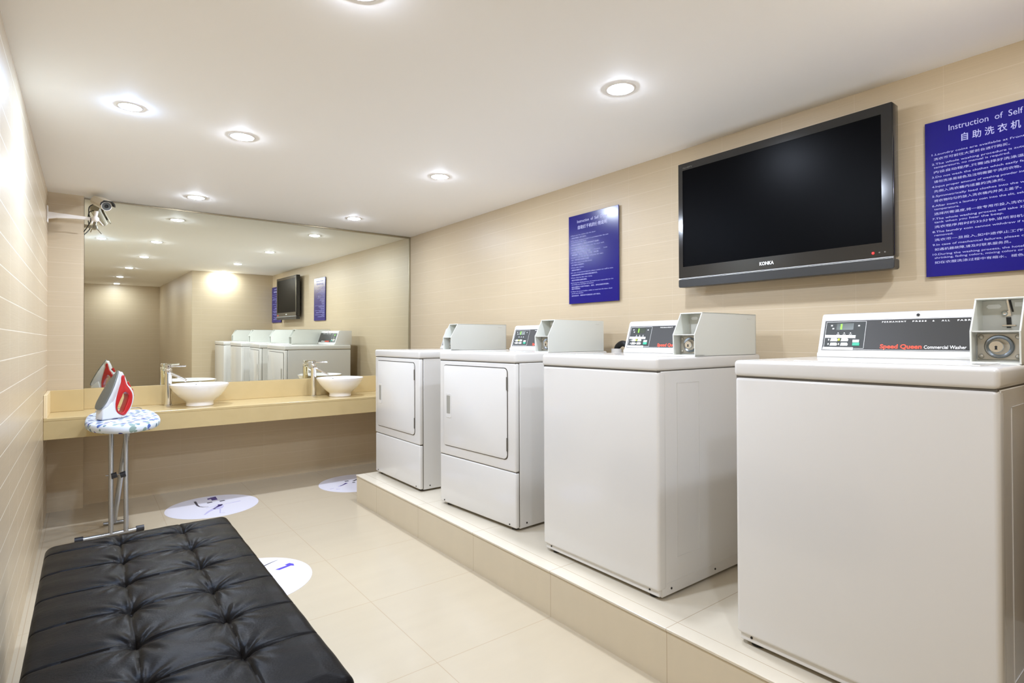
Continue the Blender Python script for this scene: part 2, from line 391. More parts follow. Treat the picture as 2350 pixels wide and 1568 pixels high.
# ------------------------------------------------------------------ machines (local: front at x=0, depth +x, left in photo = +y, z from the platform)
def slopeT(x, z, y0=0.0):
    s = Vector((.048, 0, .150)).normalized()
    return frame((x, y0, z), (0, -1, 0), s, Vector((0, -1, 0)).cross(s))
def outline_loop(w, h, r, n=5):
    pts = []
    for cx, cy, a0 in ((w / 2 - r, h / 2 - r, 0), (-w / 2 + r, h / 2 - r, 90), (-w / 2 + r, -h / 2 + r, 180), (w / 2 - r, -h / 2 + r, 270)):
        for k in range(n + 1):
            a = math.radians(a0 + 90 * k / n); pts.append((cx + r * math.cos(a), cy + r * math.sin(a)))
    return pts
def console(t, W, washer):
    T0 = Matrix(((1, 0, 0, 0), (0, 0, 1, 0), (0, 1, 0, 0), (0, 0, 0, 1)))   # (u,v,w)->(x=u, y=w, z=v)
    h = .898
    bm = bmesh.new()
    prism(bm, [(.532, h), (.532, h + .012), (.540, h + .018), (.583, h + .150), (.590, h + .158), (.602, h + .161), (.735, h + .161), (.735, h)], -W / 2 + .105, W / 2 - .016, T0, bev=.002, seg=2)
    c = link('control_console', bm, 'enamel', t, smooth=True, angle=35)
    # face frame: origin at bottom of the sloping face, left end
    s = Vector((.043, 0, .132)).normalized()
    T = frame((.540, W / 2 - .022, h + .018), (0, -1, 0), s, Vector((0, -1, 0)).cross(s))
    PW = W - .131
    bm = bmesh.new(); prism(bm, [(.006, .008), (PW - .004, .008), (PW - .004, .123), (.006, .123)], -.001, .0012, T)
    p = link('fascia_panel', bm, 'panel', c)
    bm = bmesh.new()
    def ring(x0, y0, x1, y1, w=.0010, z=.0016):
        for a in ((x0, y0, x1, y0 + w), (x0, y1 - w, x1, y1), (x0, y0, x0 + w, y1), (x1 - w, y0, x1, y1)):
            prism(bm, [(a[0], a[1]), (a[2], a[1]), (a[2], a[3]), (a[0], a[3])], .001, z, T)
    ring(.007, .009, PW - .005, .122)
    ring(.013, .014, .148, .117)
    link('fascia_lines', bm, 'white_letter', p)
    bm = bmesh.new(); prism(bm, [(.0145, .0155), (.1465, .0155), (.1465, .1155), (.0145, .1155)], .001, .0014, T); link('keypad', bm, 'panel2', p)
    bm = bmesh.new(); prism(bm, [(.050, .085), (.108, .085), (.108, .110), (.050, .110)], .001, .0020, T)
    d = link('display_window', bm, 'display', p)
    bm = bmesh.new(); text(bm, '1', .026, T @ Matrix.Translation((0, 0, .0022)), .064, .0885, bold=.0012); link('display_digit', bm, 'green_led', p)
    for k in range(3):
        bm = bmesh.new(); lathe(bm, [(0, .003), (.0018, .003), (.0022, .001)], seg=10, mat=T @ Matrix.Translation((.058 + .021 * k, .073, 0))); link('indicator_dot', bm, 'label', p)
    bm = bmesh.new()
    for k in range(3):
        prism(bm, [(.053 + .021 * k, .067), (.063 + .021 * k, .067), (.063 + .021 * k, .0685), (.053 + .021 * k, .0685)], .001, .0018, T)
    for q in ((.030, .100), (.036, .088), (.122, .098)):
        prism(bm, [(q[0], q[1]), (q[0] + .006, q[1]), (q[0] + .006, q[1] + .005), (q[0], q[1] + .005)], .001, .0017, T)
    link('indicator_print', bm, 'label', p)
    for r_ in range(2):
        for k in range(2):
            bm = bmesh.new(); x = .034 + .036 * k; y = .024 + .017 * r_
            prism(bm, [(x, y), (x + .024, y), (x + .026, y + .006), (x + .022, y + .012), (x + .002, y + .012)], .001, .0026, T)
            prism(bm, [(x - .008, y + .003), (x - .004, y + .003), (x - .004, y + .010), (x - .008, y + .010)], .001, .002, T)
            link('cycle_button', bm, 'inner_grey', p)
    bm = bmesh.new(); prism(bm, [(.061, .044), (.066, .044), (.066, .051), (.061, .051)], .001, .003, T); link('cycle_light', bm, 'yellow_led', p)
    bm = bmesh.new(); prism(bm, [(.110, .024), (.134, .024), (.134, .036), (.110, .036)], .001, .0036, T, bev=.001, seg=1); link('start_button', bm, 'green_button', p)
    bm = bmesh.new(); prism(bm, [(.110, .037), (.131, .037), (.131, .047), (.110, .047)], .001, .0024, T); link('white_label', bm, 'label', p)
    if washer:
        bm = bmesh.new(); prism(bm, [(.014, .055), (.118, .053), (.118, .064), (.014, .066)], .001, .0024, T); link('white_label', bm, 'label', p)
        bm = bmesh.new(); prism(bm, [(.011, .009), (.114, .008), (.114, .018), (.011, .019)], .001, .0026, T); link('white_label', bm, 'label', p)
    if washer:
        bm = bmesh.new()
        TT = T @ Matrix.Translation((0, 0, .0026))
        text(bm, 'WATER TEMP / FABRIC SELECT', .0075, TT, .018, .0565, width=.094)
        text(bm, 'PRESS START AFTER COIN', .0075, TT, .015, .0105, width=.092)
        text(bm, 'START', .005, TT, .112, .040, width=.016)
        link('label_print', bm, 'inner_grey', p)
    TT = T @ Matrix.Translation((0, 0, .0015))
    bm = bmesh.new(); text(bm, 'Speed Queen', .021, TT, .199, .0155, bold=.0006, width=.122); link('red_lettering', bm, 'red_letter', p)
    bm = bmesh.new(); text(bm, 'Commercial Washer' if washer else 'Commercial Dryer', .0165, TT, .327, .0155, bold=.0001, width=.112)
    link('white_lettering', bm, 'white_letter', p); bm = bmesh.new()
    for wd, u0, u1 in (('PERMANENT', .197, .269), ('PRESS', .2875, .327), ('&', .3435, .349), ('ALL', .368, .390), ('FABR', .410, .444)):
        text(bm, wd, .0068, TT, u0, .110, bold=.0002, width=u1 - u0, sp=1.5)
    link('white_lettering', bm, 'white_letter', p)
    bm = bmesh.new(); ss = T @ Matrix.Translation((.302, .1345, .003))
    lathe(bm, [(0, .002), (.004, .002), (.005, 0)], seg=14, mat=ss); link('console_screw', bm, 'dark_metal', c)
def coin_box(t, W):
    h = .898; y0 = -W / 2 + .003; y1 = y0 + .104
    T0 = Matrix(((1, 0, 0, 0), (0, 0, 1, 0), (0, 1, 0, 0), (0, 0, 0, 1)))
    prof = [(.236, h), (.234, h + .086), (.285, h + .172), (.291, h + .175), (.690, h + .175), (.690, h)]
    bm = bmesh.new()
    prism(bm, prof, y0, y0 + .004, T0, bev=.0008, seg=1)
    prism(bm, prof, y1 - .004, y1, T0, bev=.0008, seg=1)
    box(bm, .284, .690, y0, y1, h + .171, h + .175, bev=.0008, seg=1)
    box(bm, .236, .300, y0, y1, h, h + .005)
    box(bm, .686, .690, y0, y1, h, h + .175)
    c = link('coin_box', bm, 'enamel_grey', t)
    bm = bmesh.new(); box(bm, .284, .68, y0 + .004, y1 - .004, h + .004, h + .084)
    box(bm, .237, .36, y0 + .004, y1 - .004, h + .0835, h + .087)
    box(bm, .345, .68, y0 + .004, y1 - .004, h + .086, h + .1705)
    link('inner_housing', bm, 'inner_grey', c)
    bm = B(.280, .284, y0 + .006, y1 - .006, h + .010, h + .079, bev=.0008, seg=1); lp = link('lock_plate', bm, 'steel', c)
    F = frame((.280, (y0 + y1) / 2, h + .0445), (0, -1, 0), (0, 0, 1), (-1, 0, 0))
    bm = bmesh.new(); lathe(bm, [(.031, 0), (.031, .003), (.029, .005), (.020, -.001), (.016, -.002)], seg=36, mat=F); link('lock_cup', bm, 'lock_cup', lp, smooth=True, angle=50)
    bm = bmesh.new(); lathe(bm, [(.016, -.004), (.016, .008), (.0145, .0095), (0, .0095)], seg=28, mat=F @ Matrix.Translation((-.005, 0, 0))); link('lock_core', bm, 'chrome', lp, smooth=True, angle=30)
    bm = bmesh.new(); FF = F @ Matrix.Translation((-.005, -.003, .0096))
    lathe(bm, [(0, .0006), (.0028, .0006), (.003, 0)], seg=12, mat=FF @ Matrix.Translation((0, .0025, 0)))
    prism(bm, [(-.003, -.005), (.003, -.005), (.0015, .002), (-.0015, .002)], 0, .0006, FF); link('keyhole', bm, 'black', lp)
    for (u, v) in ((-.038, .026), (.038, .026), (-.038, -.026), (.038, -.026)):
        bm = bmesh.new(); lathe(bm, [(.0065, 0), (.006, .002), (.003, .0035), (0, .004)], seg=16, mat=F @ Matrix.Translation((u, v, 0))); link('rivet', bm, 'steel', lp, smooth=True)
    # coin slot on the recessed upper face
    G = frame((.345, (y0 + y1) / 2, h + .092), (0, -1, 0), (0, 0, 1), (-1, 0, 0))
    bm = bmesh.new(); prism(bm, [(-.040, .062), (-.035, .056), (-.012, .056), (-.007, .062), (-.012, .068), (-.035, .068)], 0, .0012, G); link('oval_label', bm, 'label', c)
    bm = bmesh.new()
    prism(bm, [(.008, .078), (.012, .078), (.018, .046), (.014, .046)], 0, .0015, G)
    prism(bm, [(.002, .032), (.012, .032), (.013, .012), (.003, .012)], 0, .0015, G)
    prism(bm, [(.003, .006), (.012, .006), (.012, .003), (.003, .003)], 0, .0015, G); link('coin_slot', bm, 'black', c)
    bm = bmesh.new(); prism(bm, [(.003, .079), (.007, .079), (.013, .036), (.000, .034), (.001, .044), (.007, .050)], 0, .003, G)
    link('coin_chute', bm, 'chrome', c)
    bm = bmesh.new(); lathe(bm, [(.0075, 0), (.007, .005), (0, .006)], seg=16, mat=G @ Matrix.Translation((-.001, .042, 0))); link('slot_screw', bm, 'chrome', c, smooth=True)
    bm = bmesh.new(); prism(bm, [(-.006, .008), (.022, .008), (.022, .011), (-.006, .011)], 0, .003, G); link('slot_bar', bm, 'chrome', c)
    bm = bmesh.new(); prism(bm, [(.020, .060), (.050, .060), (.050, .072), (.020, .072)], 0, .001, G); link('price_label', bm, 'label', c)
    bm = bmesh.new(); box(bm, .62, .65, y0 - .0006, y0, h + .152, h + .156); link('lock_slot', bm, 'inner_grey', c)
def body(t, W, washer):
    hw = W / 2
    if washer:
        bm = bmesh.new(); box(bm, 0, .050, -hw, hw, .035, .8455, bev=.012, seg=4)
        f = link('front_panel', bm, 'enamel', t, smooth=True, angle=40)
        bm = bmesh.new(); box(bm, .020, .715, -hw + .001, hw - .001, .012, .8455, bev=.002, seg=1)
        for s in (-1, 1):
            y = s * (hw - .001)
            for (xa, xb, za, zb) in ((.115, .117, .14, .80), (.255, .257, .14, .80), (.115, .257, .14, .142), (.115, .257, .798, .80), (.05, .70, .055, .057)):
                box(bm, xa, xb, min(y, y + s * .0012), max(y, y + s * .0012), za, zb)
        c = link('cabinet', bm, 'enamel', t, smooth=True, angle=40)
        bm = bmesh.new(); box(bm, .010, .030, -hw + .006, hw - .006, .014, .040, bev=.003, seg=1); link('toe_panel', bm, 'enamel', t)
    else:
        bm = bmesh.new(); box(bm, 0, .028, -hw, hw, .298, .8455, bev=.009, seg=3); f = link('front_panel', bm, 'enamel', t, smooth=True, angle=40)
        bm = bmesh.new(); box(bm, .002, .028, -hw, hw, .016, .2955, bev=.009, seg=3); link('lower_panel', bm, 'enamel', t, smooth=True, angle=40)
        bm = bmesh.new(); box(bm, .0295, .715, -hw + .001, hw - .001, .012, .8455, bev=.002, seg=1)
        c = link('cabinet', bm, 'enamel', t, smooth=True, angle=40)
        bm = bmesh.new(); box(bm, .008, .0293, -hw + .003, hw - .003, .02, .842); link('panel_gap', bm, 'gap_shade', t)
        # door
        yc, zc, dw, dh = .010, .587, .572, .462
        F = frame((0, yc, zc), (0, -1, 0), (0, 0, 1), (-1, 0, 0))
        bm = bmesh.new(); prism(bm, outline_loop(dw + .009, dh + .009, .027), -.0002, .0008, F); link('door_gap', bm, 'gap_shade', t)
        bm = bmesh.new(); prism(bm, outline_loop(dw, dh, .024), 0, .007, F, bev=.0025, seg=2)
        d = link('door', bm, 'enamel', t, smooth=True, angle=40)
        bm = bmesh.new(); prism(bm, outline_loop(.052, .140, .008, 3), .0065, .0090, F @ Matrix.Translation((-.228, .000, 0)), bev=.0008, seg=1)
        hd = link('handle_surround', bm, 'enamel', d)
        bm = bmesh.new(); prism(bm, outline_loop(.034, .104, .004, 3), .0080, .0095, F @ Matrix.Translation((-.228, .006, 0))); link('handle_recess', bm, 'recess', d)
        for zz in (.155, -.155):
            bm = bmesh.new(); prism(bm, [(-.0035, -.034), (.0035, -.034), (.0035, .034), (-.0035, .034)], 0, .0072, F @ Matrix.Translation((dw / 2 + .001, zz, 0)), bev=.001, seg=1)
            link('hinge', bm, 'hinge', t)
    # worktop
    bm = bmesh.new(); box(bm, .004, .712, -hw + .004, hw - .004, .842, .8505); link('seam_shade', bm, 'gap_shade', t)  # dark box: shade between cabinet and worktop, put into the colour
    bm = bmesh.new(); box(bm, -.004, .720, -hw - .002, hw + .002, .8475, .898, bev=.012, seg=4)
    if washer:
        pass
    w = link('worktop', bm, 'enamel', t, smooth=True, angle=40)
    if washer:
        bm = bmesh.new(); box(bm, .055, .275, -hw + .045, hw - .16, .8975, .9005, bev=.0012, seg=1)
        link('lid', bm, 'enamel', w)
    for (x, y) in ((.045, -hw + .05), (.045, hw - .05), (.66, -hw + .05), (.66, hw - .05)):
        bm = bmesh.new(); cyl(bm, (x, y, 0), (x, y, .014), .022, .018, 18); link('foot', bm, 'rubber', t)
    for (x, y, n_) in ((.0, hw - .045, 0), (.0, -hw + .05, 0)):
        bm = bmesh.new(); lathe(bm, [(.004, 0), (.0035, .002), (0, .0025)], seg=12, mat=frame((x + (.010 if washer else .0015), y, .030), (0, -1, 0), (0, 0, 1), (-1, 0, 0))); link('screw', bm, 'dark_metal', t)
    for x in (.075, .36):
        bm = bmesh.new(); lathe(bm, [(.0045, 0), (.004, .002), (0, .0025)], seg=12, mat=frame((x, -hw + .001, .034), (1, 0, 0), (0, 0, 1), (0, -1, 0))); link('screw', bm, 'dark_metal', t)
def machine(name, label, cat, loc, W, washer, group):
    t = thing(name, label, cat, loc, 0, group)
    body(t, W, washer); console(t, W, washer); coin_box(t, W)
    return t
w4 = machine('washing_machine', 'white coin-operated washing machine nearest the camera, at the right edge of the photo', 'washing machine', (1.644, .656, .192), .648, True, 'coin washers on the platform')
w3 = copy_tree(w4); w3.location = (1.664, 1.6215, .192); w3['label'] = 'white coin-operated washing machine between a dryer and the nearest washer'
d2 = machine('tumble_dryer', 'white coin-operated tumble dryer next to the washing machines, turned slightly', 'tumble dryer', (1.684, 2.543, .192), .678, False, 'coin dryers on the platform')
d2.rotation_euler.z = math.radians(3.7)
d1 = copy_tree(d2); d1.location = (1.674, 3.497, .192); d1.rotation_euler.z = 0
d1['label'] = 'white coin-operated tumble dryer at the far end, nearest the mirror'
# stand pipe behind
sp = thing('stand_pipe', 'short white stand pipe with a black hose bend behind the farther washing machine', 'pipe', (2.455, 2.205, .192))
bm = bmesh.new(); cyl(bm, (0, 0, 0), (0, 0, .912), .028, seg=20); cyl(bm, (0, 0, .885), (0, 0, .912), .033, seg=20); link('pipe', bm, 'trim_white', sp, smooth=True, angle=40)
bm = bmesh.new(); tube(bm, [(0, 0, .905), (0, -.008, .925), (0, -.045, .942), (0, -.085, .915), (0, -.092, .80), (-.0, -.09, .45)], .017, 14); link('hose', bm, 'rubber', sp, smooth=True)

# ------------------------------------------------------------------ television
tv = thing('television', 'black flat screen television hanging on the tiled wall between two blue signs', 'television', (2.43, 1.2735, 1.423))
W = .966
T = frame((0, 0, 0), (0, -1, 0), (0, 0, 1), (-1, 0, 0))
bm = bmesh.new(); prism(bm, outline_loop(W, .592, .010), -.050, 0, T @ Matrix.Translation((0, .341, 0)), bev=.003, seg=2)
prism(bm, outline_loop(W - .01, .62, .02), -.030, -.012, T @ Matrix.Translation((0, .318, 0)))
case = link('casing', bm, 'tv_bezel', tv, smooth=True, angle=35)
# bezel ring raised round the screen
sx0, sx1, sz0, sz1 = -.455, .443, .104, .598
bm = bmesh.new()
for (a0, a1, c0, c1) in ((-.480, sx0, .048, .634), (sx1, .480, .048, .634), (sx0, sx1, sz1, .634), (sx0, sx1, .048, sz0)):
    prism(bm, [(a0, c0), (a1, c0), (a1, c1), (a0, c1)], 0, .004, T)
link('bezel', bm, 'tv_bezel', tv)
bm = bmesh.new(); prism(bm, [(sx0, sz0), (sx1, sz0), (sx1, sz1), (sx0, sz1)], 0, .0012, T); link('screen', bm, 'tv_screen', tv)
bm = bmesh.new(); prism(bm, outline_loop(W, .041, .008, 3), -.05, .003, T @ Matrix.Translation((0, .0205, 0)), bev=.002, seg=2); link('speaker_strip', bm, 'tv_lower', tv)
bm = bmesh.new()
prism(bm, [(-.481, .0445), (.481, .0445), (.481, .0462), (-.481, .0462)], 0, .0046, T)
prism(bm, [(-.481, .0405), (.481, .0405), (.481, .0418), (-.481, .0418)], 0, .0042, T); link('silver_line', bm, 'silver', tv)
bm = bmesh.new(); text(bm, 'KONKA', .021, T @ Matrix.Translation((0, 0, .0042)), -.047, .068, bold=.0007, width=.066); link('maker_lettering', bm, 'silver', tv)
bm = bmesh.new(); text(bm, 'Full HDTV', .012, T @ Matrix.Translation((0, 0, .0042)), -.452, .606, width=.055); link('corner_lettering', bm, 'hinge', tv)
bm = bmesh.new(); lathe(bm, [(.0045, .004), (.0035, .006), (0, .0065)], seg=16, mat=T @ Matrix.Translation((.412, .066, 0))); link('power_light', bm, 'red_led', tv)
for q in (.434, .453):
    bm = bmesh.new(); lathe(bm, [(.003, .004), (.0025, .0048), (0, .005)], seg=12, mat=T @ Matrix.Translation((q, .066, 0))); link('sensor', bm, 'hinge', tv)
bm = bmesh.new(); box(bm, .050, .070, -.38, .38, .06, .56, bev=.008, seg=2); link('rear_cover', bm, 'tv_lower', tv)
bm = bmesh.new(); box(bm, .070, .0995, -.2, .2, .18, .42); link('wall_bracket', bm, 'dark_metal', tv)

# ------------------------------------------------------------------ signs
def sign(name, label, y_left, width, z0, z1, title, cjk, lines, tsize, t0, t1, c0, c1, lx, ltop, lbot, lw):
    t = thing(name, label, 'sign', (2.53, y_left - width / 2, z0), 0, None)
    hgt = z1 - z0
    T = frame((-.0105, width / 2, 0), (0, -1, 0), (0, 0, 1), (-1, 0, 0))
    bm = bmesh.new(); prism(bm, [(0, 0), (width, 0), (width, hgt), (0, hgt)], -.0015, .0045, T, bev=.0006, seg=1); link('acrylic_board', bm, 'blue', t)
    for u in (.02, width - .02):
        for v in (.02, hgt - .02):
            bm = bmesh.new(); cyl(bm, T @ Vector((u, v, -.0105)), T @ Vector((u, v, -.001)), .008, seg=12); link('stand_off', bm, 'steel', t)
    TT = T @ Matrix.Translation((0, 0, .0048))
    bm = bmesh.new()
    text(bm, title, tsize, TT, t0[0], t0[1], width=t1, bold=0)
    text(bm, cjk, tsize * 1.02, TT, c0[0], c0[1], width=c1, bold=tsize * .008)
    n_ = len(lines); tot = ltop - lbot
    y = ltop
    wts = [1.0 if not l[2] else .72 for l in lines]; step = tot / sum(wts[1:]) if n_ > 1 else 0
    for i, (s, w, cont) in enumerate(lines):
        if i: y -= step * wts[i]
        cj = any(ord(ch) > 0x2e80 for ch in s)
        sz = step * (.58 if cj else .56)
        x = lx + (.0 if s[:1].isdigit() else .006)
        text(bm, s, sz, TT, x, y, width=w * lw, bold=0)
    link('lettering', bm, 'blue_text', t)
    return t
big = [('1.Laundry coins are available at Front Desk located at the lobby.', .96, 0), ('洗衣币可前往大堂前台进行购买。', .46, 0),
       ('2.The whole washing procedure is automated after the water level and', 1.0, 0), ('temperature, no manual is required.', .46, 1), ('内设自动程序,只需选择好洗涤温度,开始后无需再操作。', .90, 0),
       ('3.Do not wash the clothes which easily fade colors or are labeled dry clean.', 1.0, 0), ('请勿洗涤易褪色及注明需要干洗的衣物。', .52, 0),
       ('4.Input proper amount of washing powder into the tank.', .68, 0), ('先倒入洗衣桶内适量的洗涤剂。', .43, 0),
       ('5.Symmetrically load clothes into the washing tank and close the lid.', .95, 0), ('将衣物均匀的放入洗衣桶内并关上盖子。', .52, 0),
       ('6.After insert a laundry coin into the slit, select the proper water', .80, 0), ('temperature.', .16, 1), ('选择所需温度,将一枚专用币投入洗衣机的投币口。', .70, 0),
       ('7.The whole washing process will take 32 minutes, and open the', .86, 0), ('tank when you hear the beep.', .42, 1), ('洗衣程序用时约32分钟,当听到机器发出蜂鸣声,请取衣物。', .92, 0),
       ('8.The laundry coin cannot withdraw if the washing process is', .84, 0), ('removed.', .12, 1), ('洗衣币一旦投入,如中途停止工作或取衣物,机器不能退币。', .92, 0),
       ('9.In case of mechanical failures, please contact our staff.', .76, 0), ('如遇机器故障,请及时联系服务员。', .46, 0),
       ('10.During the washing process, the hotel is not responsible for', .84, 0), ('shrinking, fading colors, mixing colors or damages etc.', .70, 1), ('如在衣服洗涤过程中有缩水、褪色、染色及破损等现象。', .86, 0)]
sign('instruction_sign', 'large dark blue instruction board right of the television, cut off by the photo edge', .715, .515, 1.388, 1.967,
     'Instruction  of  Self  Laundry', '自 助 洗 衣 机 操 作 指 南', big, .030, (.073, .533), .305, (.110, .487), .30, .021, .452, .048, .47)
small = [('1.Please put the clothes into the dryer.', .56, 0), ('请将衣物放入烘干机内。', .34, 0), ('2.The whole drying procedure is automated after the coin', .82, 0), ('is inserted into the dryer.', .34, 1),
         ('内设自动程序,只需选择好烘干温度。', .62, 0), ('3.Symmetrically load clothes into the dryer tank.', .74, 0), ('将衣物均匀的放入。', .35, 0),
         ('4.Select the temp.     High      Medium      Low', .80, 0), ('选择温度    高温    中温    低温    棉织物', .60, 0), ('5.Insert a coin into the slit, and press the start.', .72, 0),
         ('投入一枚专用币,启动烘干机器。', .40, 0), ('6.The whole drying process takes minutes.', .48, 0), ('烘干程序,约需用时。', .29, 0), ('7.Please take clothes.', .30, 0), ('请取出衣物烘干。', .22, 0),
         ('8.In case of mechanical failures, please contact our staff at once.', .92, 0), ('如遇机器故障,请及时联系酒店服务员。', .58, 0), ('9.Please clean the filter after drying.', .48, 0), ('请及时清理过滤网,谢谢。', .35, 0),
         ('10.During the drying process, the hotel is not responsible for the', .92, 0), ('shrinking and damages of clothes.', .50, 1), ('如在衣服烘干过程中有缩水、褪色、染色及破损等现象。', .82, 0), ('酒店不承担责任。', .2, 1),
         ('11.Please do not put leather, rubber or wool into the dryer, thank', .90, 0), ('you for your attention.', .27, 1), ('请勿将皮革、橡胶或羊毛制品放入烘干机内。', .64, 0)]
sign('instruction_sign', 'smaller blue instruction board on the wall left of the television, above the dryers', 2.672, .431, 1.390, 1.962,
     'Instruction  of  Self  Dryer', '自助烘干机的使用说明', small, .026, (.080, .520), .262, (.086, .480), .252, .020, .440, .048, .40)

# ------------------------------------------------------------------ bench
bn = thing('tufted_bench', 'long black leather bench with tufted top beside the left wall', 'bench', (.175, 1.86, 0))
X0, X1, Y0, Y1, ZT = -.116, .464, 1.152, 2.566, .432
cols = (.095, .291); rows = (2.450, 2.243, 2.035, 1.825, 1.612, 1.410)
xl = [X0] + list(cols) + [X1]; yl = [Y0] + sorted(rows) + [Y1]
def bulge(v, L):
    for a_, b_ in zip(L[:-1], L[1:]):
        if a_ <= v <= b_: t_ = (v - a_) / (b_ - a_); return (4 * t_ * (1 - t_)) ** .5
    return 0
def hgt(x, y):
    fx, fy = bulge(x, xl), bulge(y, yl)
    inside = min(1, min(x - X0, X1 - x, y - Y0, Y1 - y) / .05)
    h = .007 * (min(fx, 1) * .55 + min(fy, 1) * .45) * max(inside, .35)
    for r_ in rows:                     # stitched cross seams
        d = abs(y - r_ - .004 * math.sin((x - X0) * 9))
        h -= .0040 * math.exp(-(d / .0030) ** 2)
    for c_ in cols:
        d = abs(x - c_ - .0025 * math.sin(y * 21)); h -= .0030 * math.exp(-(d / .0030) ** 2)
    for c_ in cols:
        for r_ in rows:
            dx, dy = x - c_, y - r_; r2 = math.hypot(dx, dy)
            if r2 < .16:
                h -= .017 * math.exp(-(r2 / .022) ** 1.3)
                an = math.atan2(dy, dx)
                h += .0020 * math.sin(an * 7 + c_ * 40 + r_ * 13) * math.exp(-((r2 - .035) / .035) ** 2)
                h += .0010 * math.sin(an * 13 + r_ * 31) * math.exp(-((r2 - .055) / .04) ** 2)
    h += .0010 * math.sin(x * 31 + y * 17) * math.sin(y * 41 - x * 9)
    # rounded edge
    e_ = min(x - X0, X1 - x, y - Y0, Y1 - y)
    if e_ < .022: h -= .022 - math.sqrt(max(0, .022 ** 2 - (.022 - e_) ** 2))
    return h
nx, ny = 150, 360
bm = bmesh.new(); G = []
def remap(i, n_, a_, b_, e_=.022):
    t_ = i / n_; return a_ + (b_ - a_) * t_
xs = sorted(set([X0 + .022 * (1 - math.cos(k / 8 * PI / 2)) for k in range(8)] + [X1 - .022 * (1 - math.cos(k / 8 * PI / 2)) for k in range(8)] + [X0 + .022 + (X1 - X0 - .044) * i / nx for i in range(nx + 1)]))
ys = sorted(set([Y0 + .022 * (1 - math.cos(k / 8 * PI / 2)) for k in range(8)] + [Y1 - .022 * (1 - math.cos(k / 8 * PI / 2)) for k in range(8)] + [Y0 + .022 + (Y1 - Y0 - .044) * i / ny for i in range(ny + 1)]))
ox, oy = bn.location.x, bn.location.y
CR = .030
def rc(x, y):       # round the plan corners
    for cx, sx in ((X0 + CR, -1), (X1 - CR, 1)):
        for cy, sy in ((Y0 + CR, -1), (Y1 - CR, 1)):
            dx, dy = (x - cx) * sx, (y - cy) * sy
            if dx > 0 and dy > 0:
                m_ = max(dx, dy); l_ = math.hypot(dx, dy); f_ = m_ / l_
                return cx + sx * dx * f_, cy + sy * dy * f_
    return x, y
for y in ys:
    row = []
    for x in xs:
        px, py = rc(x, y); row.append(bm.verts.new((px - ox, py - oy, ZT + hgt(x, y))))
    G.append(row)
for j in range(len(ys) - 1):
    for i in range(len(xs) - 1): bm.faces.new((G[j][i], G[j][i + 1], G[j + 1][i + 1], G[j + 1][i]))
ringv = [G[0][i] for i in range(len(xs))] + [G[j][-1] for j in range(1, len(ys))] + [G[-1][i] for i in range(len(xs) - 2, -1, -1)] + [G[j][0] for j in range(len(ys) - 2, 0, -1)]
prev = ringv
for z, sc_ in ((.36, 1.004), (.315, 1.0), (.300, .992)):
    cur = [bm.verts.new((v.co.x * sc_, v.co.y * (1 + (sc_ - 1) * .4), z)) for v in ringv]
    for k in range(len(ringv)):
        q = (k + 1) % len(ringv); bm.faces.new((prev[q], prev[k], cur[k], cur[q]))
    prev = cur
bm.faces.new(prev)
bmesh.ops.recalc_face_normals(bm, faces=bm.faces[:])
cush = link('cushion', bm, 'leather', bn, smooth=True, angle=60)
for c_ in cols:
    for r_ in rows:
        bm = bmesh.new(); z_ = ZT + hgt(c_, r_) - .001
        lathe(bm, [(.0085, 0), (.008, .003), (.004, .0052), (0, .0056)], (c_ - ox, r_ - oy, z_), 16); link('tuft_button', bm, 'leather', cush, smooth=True)
bm = bmesh.new(); box(bm, X0 - ox + .004, X1 - ox - .004, Y0 - oy + .004, Y1 - oy - .004, .12, .302, bev=.012, seg=3); link('upholstered_base', bm, 'leather', bn, smooth=True, angle=40)
for (x, y) in ((X0 + .05, Y0 + .06), (X1 - .05, Y0 + .06), (X0 + .05, Y1 - .06), (X1 - .05, Y1 - .06)):
    bm = bmesh.new(); cyl(bm, (x - ox, y - oy, 0), (x - ox, y - oy, .125), .018, .024, 20); link('leg', bm, 'dark_metal', bn, smooth=True, angle=40)

# ------------------------------------------------------------------ ironing board
IB = (.172, 4.06, 0)
ib = thing('ironing_board', 'ironing board with white dotted cotton cover standing before the counter', 'ironing board', IB)
def board_pts(s=1.0):
    P = []
    half = [(0, -.405), (.045, -.392), (.095, -.350), (.145, -.270), (.172, -.170), (.182, -.04), (.180, .12), (.170, .26), (.150, .355), (.115, .390), (0, .400)]
    for x, y in half: P.append((x * s, y * s))
    for x, y in half[-2:0:-1]: P.append((-x * s, y * s))
    return P
bm = bmesh.new()
curve_plate(bm, [board_pts()], .024, .018, Matrix.Translation((0, 0, .6795)), res=5)
bmesh.ops.recalc_face_normals(bm, faces=bm.faces[:])
link('cotton_cover', bm, 'cotton', ib, smooth=True, angle=60)
def tb(name, pts, r, mat, par, n_=0):
    bm = bmesh.new(); tube(bm, pts, r, 14, n_); return link(name, bm, mat, par, smooth=True, angle=50)
f = tb('foot_bar', [(-.205, -.012, .016), (.085, .018, .016)], .0115, 'tube', ib)
for s, x in ((0, -.207), (1, .087)):
    bm = bmesh.new(); cyl(bm, (x - .020, -.012 + .03 * s, .0175), (x + .020, -.012 + .033 * s, .0175), .0172, seg=16); link('foot_cap', bm, 'cap_black', f)
for x in (-.058, .016):
    tb('leg', [(x, .003, .018), (x + .005, .15, .656)], .0125, 'tube', ib)
tb('leg', [(-.035, .26, .02), (.035, .13, .656)], .0150, 'tube', ib)
tb('foot_bar', [(-.09, .26, .014), (.02, .26, .014)], .0105, 'tube', ib)
for x in (-.040, .002):
    bm = bmesh.new(); cyl(bm, (x - .013, .062, .345), (x + .013, .062, .352), .017, seg=14); link('pivot_bracket', bm, 'cap_black', ib)
